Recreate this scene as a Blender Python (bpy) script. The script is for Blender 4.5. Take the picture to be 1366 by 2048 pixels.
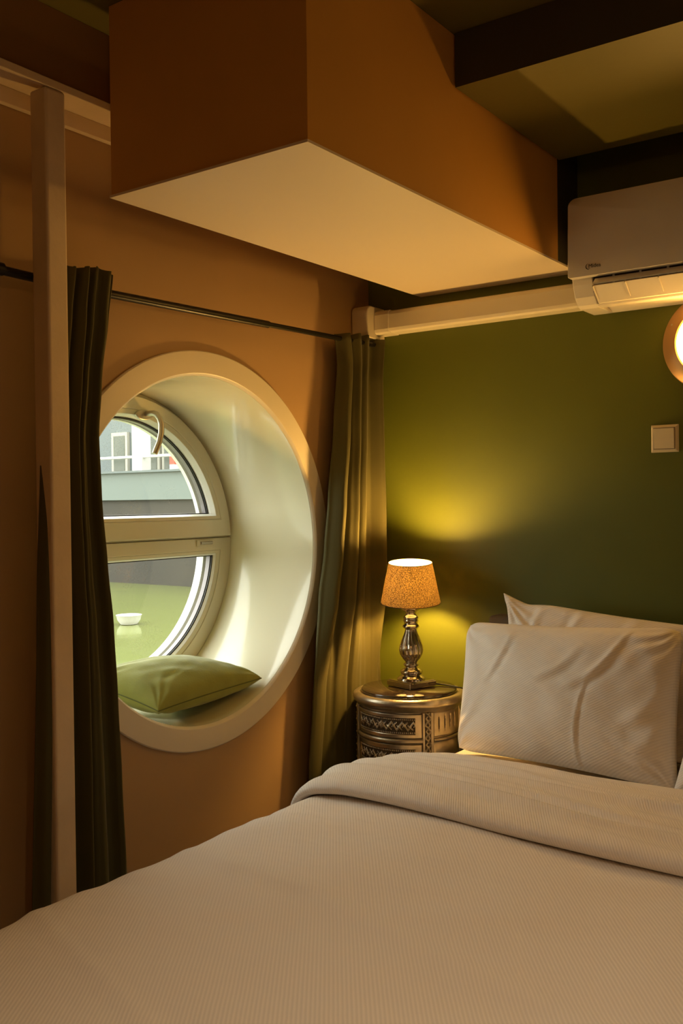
import bpy, bmesh, math, random
from mathutils import Vector, Matrix, noise
random.seed(7)
PI = math.pi
S = bpy.context.scene
for o in list(bpy.data.objects): bpy.data.objects.remove(o)
COL = S.collection

# ------------------------------------------------------------------ camera
YAW, PITCH, ROLL = 0.62085046, -0.01181155, -0.01198125
CAM = Vector((1.883, -2.81, 1.30))
def cam_axes():
    cy, sy = math.cos(YAW), math.sin(YAW)
    F = Vector((-sy*math.cos(PITCH), cy*math.cos(PITCH), math.sin(PITCH)))
    R0 = Vector((cy, sy, 0)); U0 = R0.cross(F)
    return R0*math.cos(ROLL)+U0*math.sin(ROLL), -R0*math.sin(ROLL)+U0*math.cos(ROLL), F
cr, cu, cf = cam_axes()
cd = bpy.data.cameras.new('camera'); cam = bpy.data.objects.new('camera', cd); COL.objects.link(cam)
cam.matrix_world = Matrix(((cr.x, cu.x, -cf.x, CAM.x), (cr.y, cu.y, -cf.y, CAM.y), (cr.z, cu.z, -cf.z, CAM.z), (0, 0, 0, 1)))
cd.sensor_fit = 'VERTICAL'; cd.sensor_height = 36; cd.lens = 36*1933/2048; cd.clip_start = .02
S.camera = cam

# ------------------------------------------------------------------ world, exposure, lights
S.view_settings.view_transform = 'Standard'; S.view_settings.look = 'None'
S.view_settings.gamma = 1; S.view_settings.use_curve_mapping = False
S.view_settings.exposure = 0.0
SKY_STRENGTH = 7.8
BULKHEAD = 50.0
BULB = 1350.0
FILL_LAMP_W = 11.0
FILL_SPOT_W = 46.0
WARM = (1.0, .75, .48)
w = bpy.data.worlds.new('overcast_sky'); S.world = w; w.use_nodes = True
wn = w.node_tree.nodes; wl = w.node_tree.links
bg = wn['Background']; bg.inputs['Strength'].default_value = SKY_STRENGTH
tc = wn.new('ShaderNodeTexCoord'); sx = wn.new('ShaderNodeSeparateXYZ'); rp = wn.new('ShaderNodeValToRGB')
wl.new(tc.outputs['Generated'], sx.inputs[0]); wl.new(sx.outputs['Z'], rp.inputs[0]); wl.new(rp.outputs[0], bg.inputs[0])
rp.color_ramp.elements[0].color = (.95, .94, .84, 1); rp.color_ramp.elements[1].color = (1.0, .99, .95, 1)

def lamp(name, kind, loc, energy, color, **kw):
    d = bpy.data.lights.new(name, kind); d.energy = energy; d.color = color
    for k, v in kw.items():
        if k != 'portal': setattr(d, k, v)
    o = bpy.data.objects.new(name, d); o.location = loc; COL.objects.link(o)
    if kw.get('portal'): d.cycles.is_portal = True
    return o
po = lamp('daylight_portal', 'AREA', (-.41, -.825, 1.165), 1, (1, 1, 1), shape='SQUARE', size=.95, portal=True)
po.rotation_euler = (0, -PI/2, 0)      # shines towards +X

# ------------------------------------------------------------------ materials
def mat(name, color, rough=.5, metal=0, bump=None, var=None, **kw):
    """bump=(scale, strength, distance); var=(scale, amount)"""
    m = bpy.data.materials.new(name); m.use_nodes = True
    nt = m.node_tree; b = nt.nodes['Principled BSDF']
    b.inputs['Base Color'].default_value = (*color, 1); b.inputs['Roughness'].default_value = rough
    b.inputs['Metallic'].default_value = metal
    for k, v in kw.items(): b.inputs[k.replace('_', ' ')].default_value = v
    co = nt.nodes.new('ShaderNodeTexCoord')
    if bump:
        n = nt.nodes.new('ShaderNodeTexNoise'); n.inputs['Scale'].default_value = bump[0]; n.inputs['Detail'].default_value = 4
        bp = nt.nodes.new('ShaderNodeBump'); bp.inputs['Strength'].default_value = bump[1]; bp.inputs['Distance'].default_value = bump[2]
        nt.links.new(co.outputs['Object'], n.inputs['Vector']); nt.links.new(n.outputs['Fac'], bp.inputs['Height'])
        nt.links.new(bp.outputs[0], b.inputs['Normal'])
    if var:
        n = nt.nodes.new('ShaderNodeTexNoise'); n.inputs['Scale'].default_value = var[0]; n.inputs['Detail'].default_value = 5
        r = nt.nodes.new('ShaderNodeValToRGB')
        lo = tuple(c*(1-var[1]) for c in color); hi = tuple(min(1, c*(1+var[1]*.6)) for c in color)
        r.color_ramp.elements[0].position = .3; r.color_ramp.elements[1].position = .7
        r.color_ramp.elements[0].color = (*lo, 1); r.color_ramp.elements[1].color = (*hi, 1)
        nt.links.new(co.outputs['Object'], n.inputs['Vector']); nt.links.new(n.outputs['Fac'], r.inputs[0])
        nt.links.new(r.outputs[0], b.inputs['Base Color'])
    return m

M = {}
M['tan'] = mat('tan_wall_paint', (.47, .295, .135), .6, bump=(60, .12, .002), var=(2.5, .05))
M['ochre'] = mat('ochre_wall_paint', (.62, .31, .06), .55, bump=(60, .15, .002), var=(3, .06))
M['green'] = mat('green_wall_paint', (.118, .135, .012), .5, bump=(70, .15, .002), var=(3, .06))
M['darkgreen'] = mat('dark_green_ceiling_paint', (.15, .12, .012), .55, bump=(60, .12, .002))
M['beam_dark'] = mat('dark_brown_beam', (.045, .035, .015), .6)
M['fascia'] = mat('dark_brown_fascia_paint', (.24, .12, .03), .6)
M['cream'] = mat('cream_gloss_paint', (.78, .70, .55), .38, bump=(40, .08, .002), var=(4, .04))
M['post'] = mat('cream_post_paint', (.72, .56, .37), .45, bump=(45, .35, .002), var=(9, .08))
M['soffit'] = mat('cream_panel', (.78, .65, .48), .5)
M['reveal'] = mat('ivory_gelcoat', (.80, .775, .61), .16, bump=(3.0, .25, .02), Coat_Weight=.4)
M['upvc'] = mat('ivory_window_frame', (.70, .66, .50), .32)
M['upvc_white'] = mat('white_glazing_bead', (.86, .88, .84), .3)
M['gasket'] = mat('black_rubber_gasket', (.02, .02, .022), .5)
M['spacer'] = mat('grey_glazing_spacer', (.20, .18, .20), .35, .3)
M['groove'] = mat('frame_joint', (.10, .08, .05), .7)
M['steel'] = mat('brushed_steel', (.45, .41, .35), .34, .9)
M['black'] = mat('black_metal', (.02, .016, .012), .35, .6)
M['velvet'] = mat('olive_velvet', (.082, .070, .013), .75, bump=(220, .2, .001), Sheen_Weight=.10, Sheen_Roughness=.4)
M['cushion'] = mat('green_velvet', (.31, .335, .075), .8, bump=(160, .3, .002), var=(14, .12), Sheen_Weight=.35, Sheen_Roughness=.35)
M['piping'] = mat('dark_green_piping', (.13, .15, .04), .8)
M['silver'] = mat('aged_silver_leaf', (.50, .43, .33), .33, .85, bump=(35, .25, .003), var=(22, .30))
M['patina'] = mat('dark_patina', (.07, .05, .03), .55, .3)
M['marble'] = mat('dark_brown_marble', (.045, .030, .018), .10, var=(9, .5), Coat_Weight=.5)
M['mirror'] = mat('mercury_silver_glaze', (.52, .46, .38), .13, .95, bump=(30, .08, .002))
M['ac'] = mat('white_glossy_plastic', (.74, .68, .60), .18)
M['plastic'] = mat('ivory_plastic', (.72, .64, .48), .35)
M['ac_dark'] = mat('dark_vent_plastic', (.03, .022, .018), .6)
M['print'] = mat('black_print', (.02, .015, .012), .5)
M['copper'] = mat('brushed_copper_paint', (.42, .24, .10), .4, .35, bump=(90, .2, .001))
M['headboard'] = mat('grey_brown_fabric', (.11, .085, .06), .85, bump=(300, .5, .002))
M['sheet'] = mat('white_sheet', (.80, .72, .62), .8, bump=(14, .3, .01))
M['mattress'] = mat('white_mattress_fabric', (.7, .66, .58), .85)
M['wood'] = mat('dark_oak_floor', (.13, .07, .03), .4, var=(6, .3))
M['white'] = mat('white_plain_wall', (.60, .47, .30), .6)
M['cable'] = mat('black_cable', (.012, .01, .008), .5)

def fabric_mat(name, color, ang, scale, strength=.35, amount=.06, axes='XY'):
    m = mat(name, color, .75, Sheen_Weight=.15)
    nt = m.node_tree; b = nt.nodes['Principled BSDF']
    uv = nt.nodes.new('ShaderNodeUVMap'); mp = nt.nodes.new('ShaderNodeMapping'); mp.inputs['Rotation'].default_value = (0, 0, ang)
    wv = nt.nodes.new('ShaderNodeTexWave'); wv.wave_type = 'BANDS'; wv.bands_direction = 'X'
    wv.inputs['Scale'].default_value = scale; wv.inputs['Distortion'].default_value = .3; wv.inputs['Detail'].default_value = 1
    nt.links.new(uv.outputs[0], mp.inputs[0]); nt.links.new(mp.outputs[0], wv.inputs['Vector'])
    r = nt.nodes.new('ShaderNodeValToRGB')
    r.color_ramp.elements[0].color = (*[c*(1-amount) for c in color], 1); r.color_ramp.elements[1].color = (*[min(1, c*(1+amount)) for c in color], 1)
    nt.links.new(wv.outputs['Fac'], r.inputs[0]); nt.links.new(r.outputs[0], b.inputs['Base Color'])
    n = nt.nodes.new('ShaderNodeTexNoise'); n.inputs['Scale'].default_value = 9; n.inputs['Detail'].default_value = 3
    nt.links.new(uv.outputs[0], n.inputs['Vector'])
    b1 = nt.nodes.new('ShaderNodeBump'); b1.inputs['Strength'].default_value = .35; b1.inputs['Distance'].default_value = .012
    nt.links.new(n.outputs['Fac'], b1.inputs['Height'])
    b2 = nt.nodes.new('ShaderNodeBump'); b2.inputs['Strength'].default_value = strength; b2.inputs['Distance'].default_value = .0008
    nt.links.new(wv.outputs['Fac'], b2.inputs['Height']); nt.links.new(b1.outputs[0], b2.inputs['Normal'])
    nt.links.new(b2.outputs[0], b.inputs['Normal'])
    return m
M['duvet'] = fabric_mat('striped_white_cotton', (.86, .79, .72), math.radians(-36), 52)
M['duvet_flap'] = fabric_mat('striped_white_cotton_fold', (.86, .79, .72), math.radians(36), 52)
M['pillow'] = fabric_mat('striped_white_pillowcase', (.84, .775, .70), math.radians(60), 52)

def glass_mat():
    m = bpy.data.materials.new('window_glass'); m.use_nodes = True; nt = m.node_tree
    for n in list(nt.nodes): nt.nodes.remove(n)
    out = nt.nodes.new('ShaderNodeOutputMaterial'); mx = nt.nodes.new('ShaderNodeMixShader')
    tr = nt.nodes.new('ShaderNodeBsdfTransparent'); gl = nt.nodes.new('ShaderNodeBsdfGlossy'); fr = nt.nodes.new('ShaderNodeMath')
    tr.inputs[0].default_value = (.96, .98, .95, 1); gl.inputs['Roughness'].default_value = 0.0
    ge = nt.nodes.new('ShaderNodeNewGeometry'); dt = nt.nodes.new('ShaderNodeVectorMath'); dt.operation = 'DOT_PRODUCT'
    ab = nt.nodes.new('ShaderNodeMath'); ab.operation = 'ABSOLUTE'; om = nt.nodes.new('ShaderNodeMath'); om.operation = 'SUBTRACT'; om.inputs[0].default_value = 1
    pw_ = nt.nodes.new('ShaderNodeMath'); pw_.operation = 'POWER'; pw_.inputs[1].default_value = 5
    fr.operation = 'MULTIPLY_ADD'; fr.inputs[1].default_value = .96; fr.inputs[2].default_value = .04      # Schlick reflectance
    nt.links.new(ge.outputs['Incoming'], dt.inputs[0]); nt.links.new(ge.outputs['Normal'], dt.inputs[1]); nt.links.new(dt.outputs['Value'], ab.inputs[0])
    nt.links.new(ab.outputs[0], om.inputs[1]); nt.links.new(om.outputs[0], pw_.inputs[0]); nt.links.new(pw_.outputs[0], fr.inputs[0])
    nt.links.new(fr.outputs[0], mx.inputs[0]); nt.links.new(tr.outputs[0], mx.inputs[1]); nt.links.new(gl.outputs[0], mx.inputs[2])
    # dried water spots on the pane
    co = nt.nodes.new('ShaderNodeTexCoord'); vo = nt.nodes.new('ShaderNodeTexVoronoi'); vo.inputs['Scale'].default_value = 260
    nz = nt.nodes.new('ShaderNodeTexNoise'); nz.inputs['Scale'].default_value = 9
    lt = nt.nodes.new('ShaderNodeMath'); lt.operation = 'LESS_THAN'; lt.inputs[1].default_value = .16
    gt = nt.nodes.new('ShaderNodeMath'); gt.operation = 'MULTIPLY'
    mm = nt.nodes.new('ShaderNodeMapRange'); mm.inputs['From Min'].default_value = .45; mm.inputs['From Max'].default_value = .7; mm.inputs['To Max'].default_value = .8
    df = nt.nodes.new('ShaderNodeBsdfDiffuse'); df.inputs[0].default_value = (.8, .8, .75, 1)
    nt.links.new(co.outputs['Object'], vo.inputs['Vector']); nt.links.new(vo.outputs['Distance'], lt.inputs[0])
    nt.links.new(co.outputs['Object'], nz.inputs['Vector']); nt.links.new(nz.outputs['Fac'], mm.inputs['Value'])
    nt.links.new(lt.outputs[0], gt.inputs[0]); nt.links.new(mm.outputs[0], gt.inputs[1])
    m2 = nt.nodes.new('ShaderNodeMixShader'); nt.links.new(gt.outputs[0], m2.inputs[0]); nt.links.new(mx.outputs[0], m2.inputs[1]); nt.links.new(df.outputs[0], m2.inputs[2])
    nt.links.new(m2.outputs[0], out.inputs[0]); return m
M['glass'] = glass_mat()

def emit_mat(name, color, strength):
    m = bpy.data.materials.new(name); m.use_nodes = True; nt = m.node_tree
    b = nt.nodes['Principled BSDF']; b.inputs['Base Color'].default_value = (.8, .75, .6, 1); b.inputs['Roughness'].default_value = .3
    b.inputs['Emission Color'].default_value = (*color, 1); b.inputs['Emission Strength'].default_value = strength
    return m
M['dome'] = emit_mat('lit_opal_glass', (1.0, .52, .11), BULKHEAD)
M['bulb'] = emit_mat('lit_bulb', (1.0, .56, .14), BULB)
M['fill_dome'] = emit_mat('lit_fill_lamp', (1.0, .6, .25), 6)  # glow of the added fill lights

def shade_mat():
    m = bpy.data.materials.new('brown_linen_shade'); m.use_nodes = True; nt = m.node_tree
    for n in list(nt.nodes): nt.nodes.remove(n)
    out = nt.nodes.new('ShaderNodeOutputMaterial'); mx = nt.nodes.new('ShaderNodeMixShader')
    tl = nt.nodes.new('ShaderNodeBsdfTranslucent'); df = nt.nodes.new('ShaderNodeBsdfDiffuse')
    co = nt.nodes.new('ShaderNodeTexCoord'); n = nt.nodes.new('ShaderNodeTexNoise'); n.inputs['Scale'].default_value = 330; n.inputs['Detail'].default_value = 2
    r = nt.nodes.new('ShaderNodeValToRGB'); r.color_ramp.elements[0].position = .44; r.color_ramp.elements[1].position = .57
    r.color_ramp.elements[0].color = (.008, .004, .001, 1); r.color_ramp.elements[1].color = (.20, .13, .05, 1)
    nt.links.new(co.outputs['Object'], n.inputs['Vector']); nt.links.new(n.outputs['Fac'], r.inputs[0])
    nt.links.new(r.outputs[0], tl.inputs[0]); df.inputs[0].default_value = (.30, .20, .11, 1)
    mx.inputs[0].default_value = .35
    nt.links.new(tl.outputs[0], mx.inputs[1]); nt.links.new(df.outputs[0], mx.inputs[2]); nt.links.new(mx.outputs[0], out.inputs[0])
    return m
M['shade'] = shade_mat()
def lining_mat():
    m = bpy.data.materials.new('white_shade_lining'); m.use_nodes = True; nt = m.node_tree
    for n in list(nt.nodes): nt.nodes.remove(n)
    out = nt.nodes.new('ShaderNodeOutputMaterial'); mx = nt.nodes.new('ShaderNodeMixShader')
    tl = nt.nodes.new('ShaderNodeBsdfTranslucent'); df = nt.nodes.new('ShaderNodeBsdfDiffuse')
    tl.inputs[0].default_value = (.95, .90, .75, 1); df.inputs[0].default_value = (.90, .86, .75, 1); mx.inputs[0].default_value = .5
    nt.links.new(tl.outputs[0], mx.inputs[1]); nt.links.new(df.outputs[0], mx.inputs[2]); nt.links.new(mx.outputs[0], out.inputs[0])
    return m
M['lining'] = lining_mat()
M['shade_lining'] = mat('shade_seam', (.06, .035, .015), .8)

# ------------------------------------------------------------------ helpers
def tag(o, label=None, cat=None, group=None, kind=None):
    for k, v in (('label', label), ('category', cat), ('group', group), ('kind', kind)):
        if v: o[k] = v
    return o
def mesh(name, V, Fc, m, parent=None, smooth=False, uv=None, ang=None):
    me = bpy.data.meshes.new(name); me.from_pydata([tuple(v) for v in V], [], Fc); me.validate()
    if m is not None:
        for q in (m if isinstance(m, list) else [m]): me.materials.append(q)
    if smooth:
        for p in me.polygons: p.use_smooth = True
    if uv:
        l = me.uv_layers.new(name='uv')
        for lp in me.loops: l.data[lp.index].uv = uv[lp.vertex_index]
    o = bpy.data.objects.new(name, me); COL.objects.link(o)
    bm = bmesh.new(); bm.from_mesh(me); bmesh.ops.recalc_face_normals(bm, faces=bm.faces); bm.to_mesh(me); bm.free()
    if ang:
        for e in me.edges: pass
        me.set_sharp_from_angle(angle=math.radians(ang))
    if parent: o.parent = parent
    return o
def empty(name, loc=(0, 0, 0)):
    o = bpy.data.objects.new(name, None); o.empty_display_size = .05; COL.objects.link(o)
    o['_loc'] = loc
    return o
class MB:
    def __init__(s): s.V = []; s.F = []
    def add(s, V, F):
        n = len(s.V); s.V += [Vector(v) for v in V]; s.F += [tuple(i+n for i in f) for f in F]; return s
    def box(s, x0, x1, y0, y1, z0, z1):
        V = [(x, y, z) for z in (z0, z1) for y in (y0, y1) for x in (x0, x1)]
        return s.add(V, [(0, 2, 3, 1), (4, 5, 7, 6), (0, 1, 5, 4), (2, 6, 7, 3), (0, 4, 6, 2), (1, 3, 7, 5)])
    def lathe(s, prof, c=(0, 0, 0), n=48, axis='Z', closed=False, rf=None):
        V = []; F = []
        for i, (r, h) in enumerate(prof):
            for k in range(n):
                a = 2*PI*k/n; q = r*(rf(a, h) if rf else 1)
                p = (q*math.cos(a), q*math.sin(a), h)
                if axis == 'X': p = (h, p[0], p[1])
                if axis == 'Y': p = (p[0], h, p[1])
                V.append((p[0]+c[0], p[1]+c[1], p[2]+c[2]))
        m = len(prof)
        for i in range(m if closed else m-1):
            j = (i+1) % m
            for k in range(n):
                l = (k+1) % n
                F.append((i*n+k, i*n+l, j*n+l, j*n+k))
        if not closed:
            F.append(tuple(range(n))); F.append(tuple((m-1)*n+k for k in range(n)))
        return s.add(V, F)
    def tube(s, pts, rad, n=10, flat=1.0):
        pts = [Vector(p) for p in pts]; m = len(pts)
        rad = rad if isinstance(rad, (list, tuple)) else [rad]*m
        V = []; F = []; up = None
        for i, p in enumerate(pts):
            t = (pts[min(i+1, m-1)]-pts[max(i-1, 0)]).normalized()
            if up is None:
                up = Vector((0, 0, 1)) if abs(t.z) < .9 else Vector((0, 1, 0))
            a = t.cross(up).normalized(); b = a.cross(t).normalized(); up = b
            for k in range(n):
                w_ = 2*PI*k/n
                V.append(p + a*math.cos(w_)*rad[i] + b*math.sin(w_)*rad[i]*flat)
        for i in range(m-1):
            for k in range(n):
                l = (k+1) % n; F.append((i*n+k, i*n+l, (i+1)*n+l, (i+1)*n+k))
        F.append(tuple(range(n))); F.append(tuple((m-1)*n+k for k in range(n)))
        return s.add(V, F)
    def ring(s, outer, inner, x0, x1, xi0=None, xi1=None):
        """prism between two loops of (y, z); x0 back, x1 front"""
        n = len(outer); xi0 = x0 if xi0 is None else xi0; xi1 = x1 if xi1 is None else xi1
        V = [(x1, y, z) for y, z in outer]+[(xi1, y, z) for y, z in inner]+[(xi0, y, z) for y, z in inner]+[(x0, y, z) for y, z in outer]
        F = []
        for g in range(4):
            h = (g+1) % 4
            for k in range(n):
                l = (k+1) % n; F.append((g*n+k, g*n+l, h*n+l, h*n+k))
        return s.add(V, F)
    def prism(s, loop, x0, x1, axis='X'):
        n = len(loop); V = []
        for x in (x0, x1):
            for a, b in loop:
                V.append((x, a, b) if axis == 'X' else ((a, x, b) if axis == 'Y' else (a, b, x)))
        F = [tuple(range(n)), tuple(range(n, 2*n))]+[(k, (k+1) % n, n+(k+1) % n, n+k) for k in range(n)]
        return s.add(V, F)
    def build(s, name, m, parent=None, smooth=False, bevel=0, ang=35, seg=2):
        o = mesh(name, s.V, s.F, m, parent, smooth, ang=ang if smooth else None)
        if bevel:
            b = o.modifiers.new('bevel', 'BEVEL'); b.width = bevel; b.segments = seg; b.limit_method = 'ANGLE'; b.angle_limit = math.radians(40)
        return o
def grid(name, f, nu, nv, m, parent=None, uvf=None, thick=0, closed_u=False):
    V = []; U = []
    for j in range(nv+1):
        for i in range(nu+1):
            V.append(f(i/nu, j/nv)); U.append(uvf(i/nu, j/nv, V[-1]) if uvf else (i/nu, j/nv))
    F = [(j*(nu+1)+i, j*(nu+1)+i+1, (j+1)*(nu+1)+i+1, (j+1)*(nu+1)+i) for j in range(nv) for i in range(nu)]
    me = bpy.data.meshes.new(name); me.from_pydata([tuple(v) for v in V], [], F)
    me.materials.append(m)
    for p in me.polygons: p.use_smooth = True
    l = me.uv_layers.new(name='uv')
    for lp in me.loops: l.data[lp.index].uv = U[lp.vertex_index]
    o = bpy.data.objects.new(name, me); COL.objects.link(o)
    if thick:
        sd = o.modifiers.new('thickness', 'SOLIDIFY'); sd.thickness = thick; sd.offset = 0
    if parent: o.parent = parent
    return o
def lerp(a, b, t): return a+(b-a)*t
def table(T, x):
    if x <= T[0][0]: return T[0][1]
    for (a, p), (b, q) in zip(T, T[1:]):
        if x <= b:
            t = (x-a)/(b-a); t = t*t*(3-2*t)*.5+t*.5; return lerp(p, q, t)
    return T[-1][1]
def struct(mb, name, m, label, cat='wall', bevel=0, **kw):
    return tag(mb.build(name, m, bevel=bevel, **kw), label, None, None, 'structure')

# ------------------------------------------------------------------ room shell
CZ = 2.405; XR = 3.5; YN = -4.5
WY, WZ, WR = -.825, 1.165, .495         # porthole centre and wall opening radius
def wall_with_hole(xf, xb, y0, y1, z0, z1, cy, cz, r, n=128):
    """slab between xf (room face) and xb with a round hole"""
    mb = MB(); per = []; cor = [(y1, z1), (y0, z1), (y0, z0), (y1, z0)]
    angs = sorted(set([2*PI*k/n for k in range(n)]+[math.atan2(z-cz, y-cy) % (2*PI) for y, z in cor]))
    for a in angs:
        c, s_ = math.cos(a), math.sin(a)
        ts = []
        if c > 1e-9: ts.append((y1-cy)/c)
        if c < -1e-9: ts.append((y0-cy)/c)
        if s_ > 1e-9: ts.append((z1-cz)/s_)
        if s_ < -1e-9: ts.append((z0-cz)/s_)
        t = min(ts); per.append((cy+c*t, cz+s_*t))
    inn = [(cy+r*math.cos(a), cz+r*math.sin(a)) for a in angs]
    mb.ring(per, inn, xb, xf)
    return mb
struct(wall_with_hole(0, -.46, YN, .12, 0, CZ+.1, WY, WZ, WR), 'wall_left', M['tan'], 'tan painted wall with the round porthole')
struct(MB().box(0, XR, 0, .12, 0, CZ+.1), 'wall_back', M['green'], 'deep green painted wall behind the bed head')
struct(MB().box(XR, XR+.1, YN, .12, 0, CZ+.1), 'wall_right', M['white'], 'plain wall on the far side of the room')
struct(MB().box(-.46, XR+.1, YN-.1, YN, 0, CZ+.1), 'wall_near', M['white'], 'plain wall behind the viewer')
struct(MB().box(-.46, XR+.1, YN-.1, .12, -.08, 0), 'floor', M['wood'], 'dark wooden floor under the bed')
struct(MB().box(-.46, XR+.1, YN-.1, .12, CZ, CZ+.1), 'ceiling', M['darkgreen'], 'dark green painted ceiling')
# lowered ceiling panel over the bed head with its dark downstand
struct(MB().box(.772, XR-.002, -.772, -.157, 2.276, CZ-.001), 'ceiling_panel', [M['darkgreen'], M['beam_dark']], 'lowered olive green ceiling strip above the bed head')
cp = bpy.data.objects['ceiling_panel']
for p in cp.data.polygons:
    if abs(p.normal.y) > .9: p.material_index = 1  # front and rear faces darker than the underside
# boxed-in duct
SX0, SX1, SY, SZ = .216, .767, -1.345, 1.980
duct = struct(MB().box(SX0, SX1, SY, -.157, SZ+.006, CZ-.001), 'trim_1', M['ochre'], 'ochre boxed-in duct hanging under the ceiling')
tag(MB().box(SX0-.003, SX1+.002, SY-.003, -.002, SZ, SZ+.0055).build('underside_panel', M['soffit'], duct), 'cream underside panel')
tag(MB().box(SX0, SX1-.001, -.1565, -.002, SZ+.006, CZ-.001).build('end_section', M['beam_dark'], duct), 'dark brown end section')  # far end darker than the rest of the duct
# steel ledge beam along the porthole wall, dark fascia over it, post below
beam = MB().box(.106, .122, YN+.01, -.005, 2.221, 2.240).box(.002, .106, YN+.01, -.005, 2.236, 2.240).box(.002, .018, YN+.01, -.005, 2.198, 2.236)
struct(beam, 'trim_2', M['post'], 'cream steel ledge beam running along the porthole wall', bevel=.003)
struct(MB().box(.002, .112, YN+.01, -.005, 2.241, CZ-.001), 'trim_3', M['fascia'], 'dark ochre fascia between the ledge beam and the ceiling')
struct(MB().box(.066, .122, -1.447, -1.392, 0, 2.2205), 'trim_4', M['post'], 'cream square steel post in front of the curtain', bevel=.006, seg=3)

# ------------------------------------------------------------------ porthole window
win = empty('window_1'); tag(win, 'round porthole window with deep ivory reveal', None, None, 'structure')
def circ(r, n=96, a0=0): return [(WY+r*math.cos(2*PI*k/n+a0), WZ+r*math.sin(2*PI*k/n+a0)) for k in range(n)]
cas = MB().lathe([(.494, .001), (.556, .001), (.556, .007), (.553, .010), (.500, .012), (.494, .0115), (.489, .007), (.487, .001)], (0, WY, WZ), 160, 'X', closed=True)
cas.build('casing_ring', M['cream'], win, smooth=True)
rev = MB().lathe([(.4945, .0005), (.4865, .0005), (.4845, -.02), (.483, -.08), (.481, -.2), (.479, -.34), (.479, -.44), (.4945, -.44)], (0, WY, WZ), 160, 'X', closed=True)
rev.build('reveal', M['reveal'], win, smooth=True, ang=60)
def dloop(r, z0, upper=True, na=64, nc=24):
    """arc of radius r cut by the horizontal chord at height z0"""
    d = z0-WZ; a = math.asin(max(-1, min(1, d/r)))
    pts = []
    if upper:
        for k in range(na+1): t = lerp(a, PI-a, k/na); pts.append((WY+r*math.cos(t), WZ+r*math.sin(t)))
    else:
        for k in range(na+1): t = lerp(PI-a, 2*PI+a, k/na); pts.append((WY+r*math.cos(t), WZ+r*math.sin(t)))
    p, q = pts[-1], pts[0]
    for k in range(1, nc): pts.append((lerp(p[0], q[0], k/nc), z0))
    return pts
GX = -.360
# fixed frame: ring behind the sash and the lower light
fr = MB().ring(dloop(.478, 1.181), dloop(.440, 1.215), -.425, -.352)
fr.ring(dloop(.478, 1.180, False), dloop(.427, 1.139, False), -.425, -.345)
frame = fr.build('window_frame', M['upvc'], win, bevel=.002)
MB().ring(dloop(.426, 1.1385, False), dloop(.411, 1.128, False), -.358, -.3465, -.358, -.349).build('glazing_bead', M['upvc'], frame, bevel=.001)
MB().ring(dloop(.4105, 1.1275, False), dloop(.4045, 1.1225, False), -.359, -.350, -.359, -.356).build('bead_edge', M['upvc_white'], frame)
MB().ring(dloop(.407, 1.1235, False), dloop(.400, 1.1195, False), GX-.001, GX+.0015).build('gasket', M['gasket'], frame)
MB().ring(dloop(.407, 1.1235, False), dloop(.399, 1.119, False), GX-.022, GX-.0055).build('spacer', M['spacer'], frame)
MB().ring(dloop(.477, 1.175, False), dloop(.398, 1.124, False), -.4252, -.395).build('outer_bead', M['upvc_white'], frame)
MB().prism(dloop(.405, 1.1232, False), GX-.005, GX-.0012).build('pane', M['glass'], frame)
hinge = MB().box(-.3445, -.339, -.515, -.437, 1.154, 1.176).build('hinge_cover', M['upvc'], frame, bevel=.002)
MB().lathe([(.0052, -.500), (.0052, -.447)], (-.3385, 0, 1.1655), 16, 'Y').build('hinge_pin', M['steel'], hinge, smooth=True)
# opening upper sash
sa = MB().ring(dloop(.462, 1.187), dloop(.420, 1.243), -.400, -.328)
sash = sa.build('sash', M['upvc'], win, bevel=.003)
MB().ring(dloop(.4195, 1.2435), dloop(.405, 1.254), -.350, -.3295, -.350, -.3325).build('glazing_bead', M['upvc'], sash, bevel=.001)
MB().ring(dloop(.4047, 1.2543), dloop(.397, 1.2605), -.3585, -.3335, -.3585, -.350).build('bead_edge', M['upvc_white'], sash)
MB().ring(dloop(.400, 1.258), dloop(.392, 1.2635), GX-.001, GX+.0015).build('gasket', M['gasket'], sash)
MB().ring(dloop(.400, 1.258), dloop(.391, 1.264), GX-.022, GX-.0055).build('spacer', M['spacer'], sash)
MB().ring(dloop(.461, 1.188), dloop(.391, 1.262), -.410, -.395).build('outer_bead', M['upvc_white'], sash)
MB().prism(dloop(.398, 1.2585), GX-.005, GX-.0012).build('pane', M['glass'], sash)
# handle: oval rosette, neck, curved lever hanging down
hy, hz = -.752, 1.572
ros = MB(); pr = []
for k in range(40):
    a = 2*PI*k/40; pr.append((hy-.006+.035*math.cos(a), hz-.004+.016*math.sin(a)))
ros.prism(pr, -.3275, -.316)
hd = ros.build('window_handle', M['steel'], win, bevel=.003)
lv = MB().tube([(-.318, hy, hz), (-.300, hy, hz), (-.287, hy+.002, hz), (-.277, hy+.005, hz-.004), (-.270, hy+.010, hz-.016), (-.266, hy+.013, hz-.034), (-.265, hy+.011, hz-.060), (-.266, hy+.004, hz-.088), (-.270, hy-.006, hz-.112), (-.272, hy-.011, hz-.124)],
              [.0085, .0085, .0088, .0095, .0095, .0092, .009, .0088, .0088, .0085], 16)
lv.build('lever', M['steel'], hd, smooth=True, ang=50)

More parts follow.
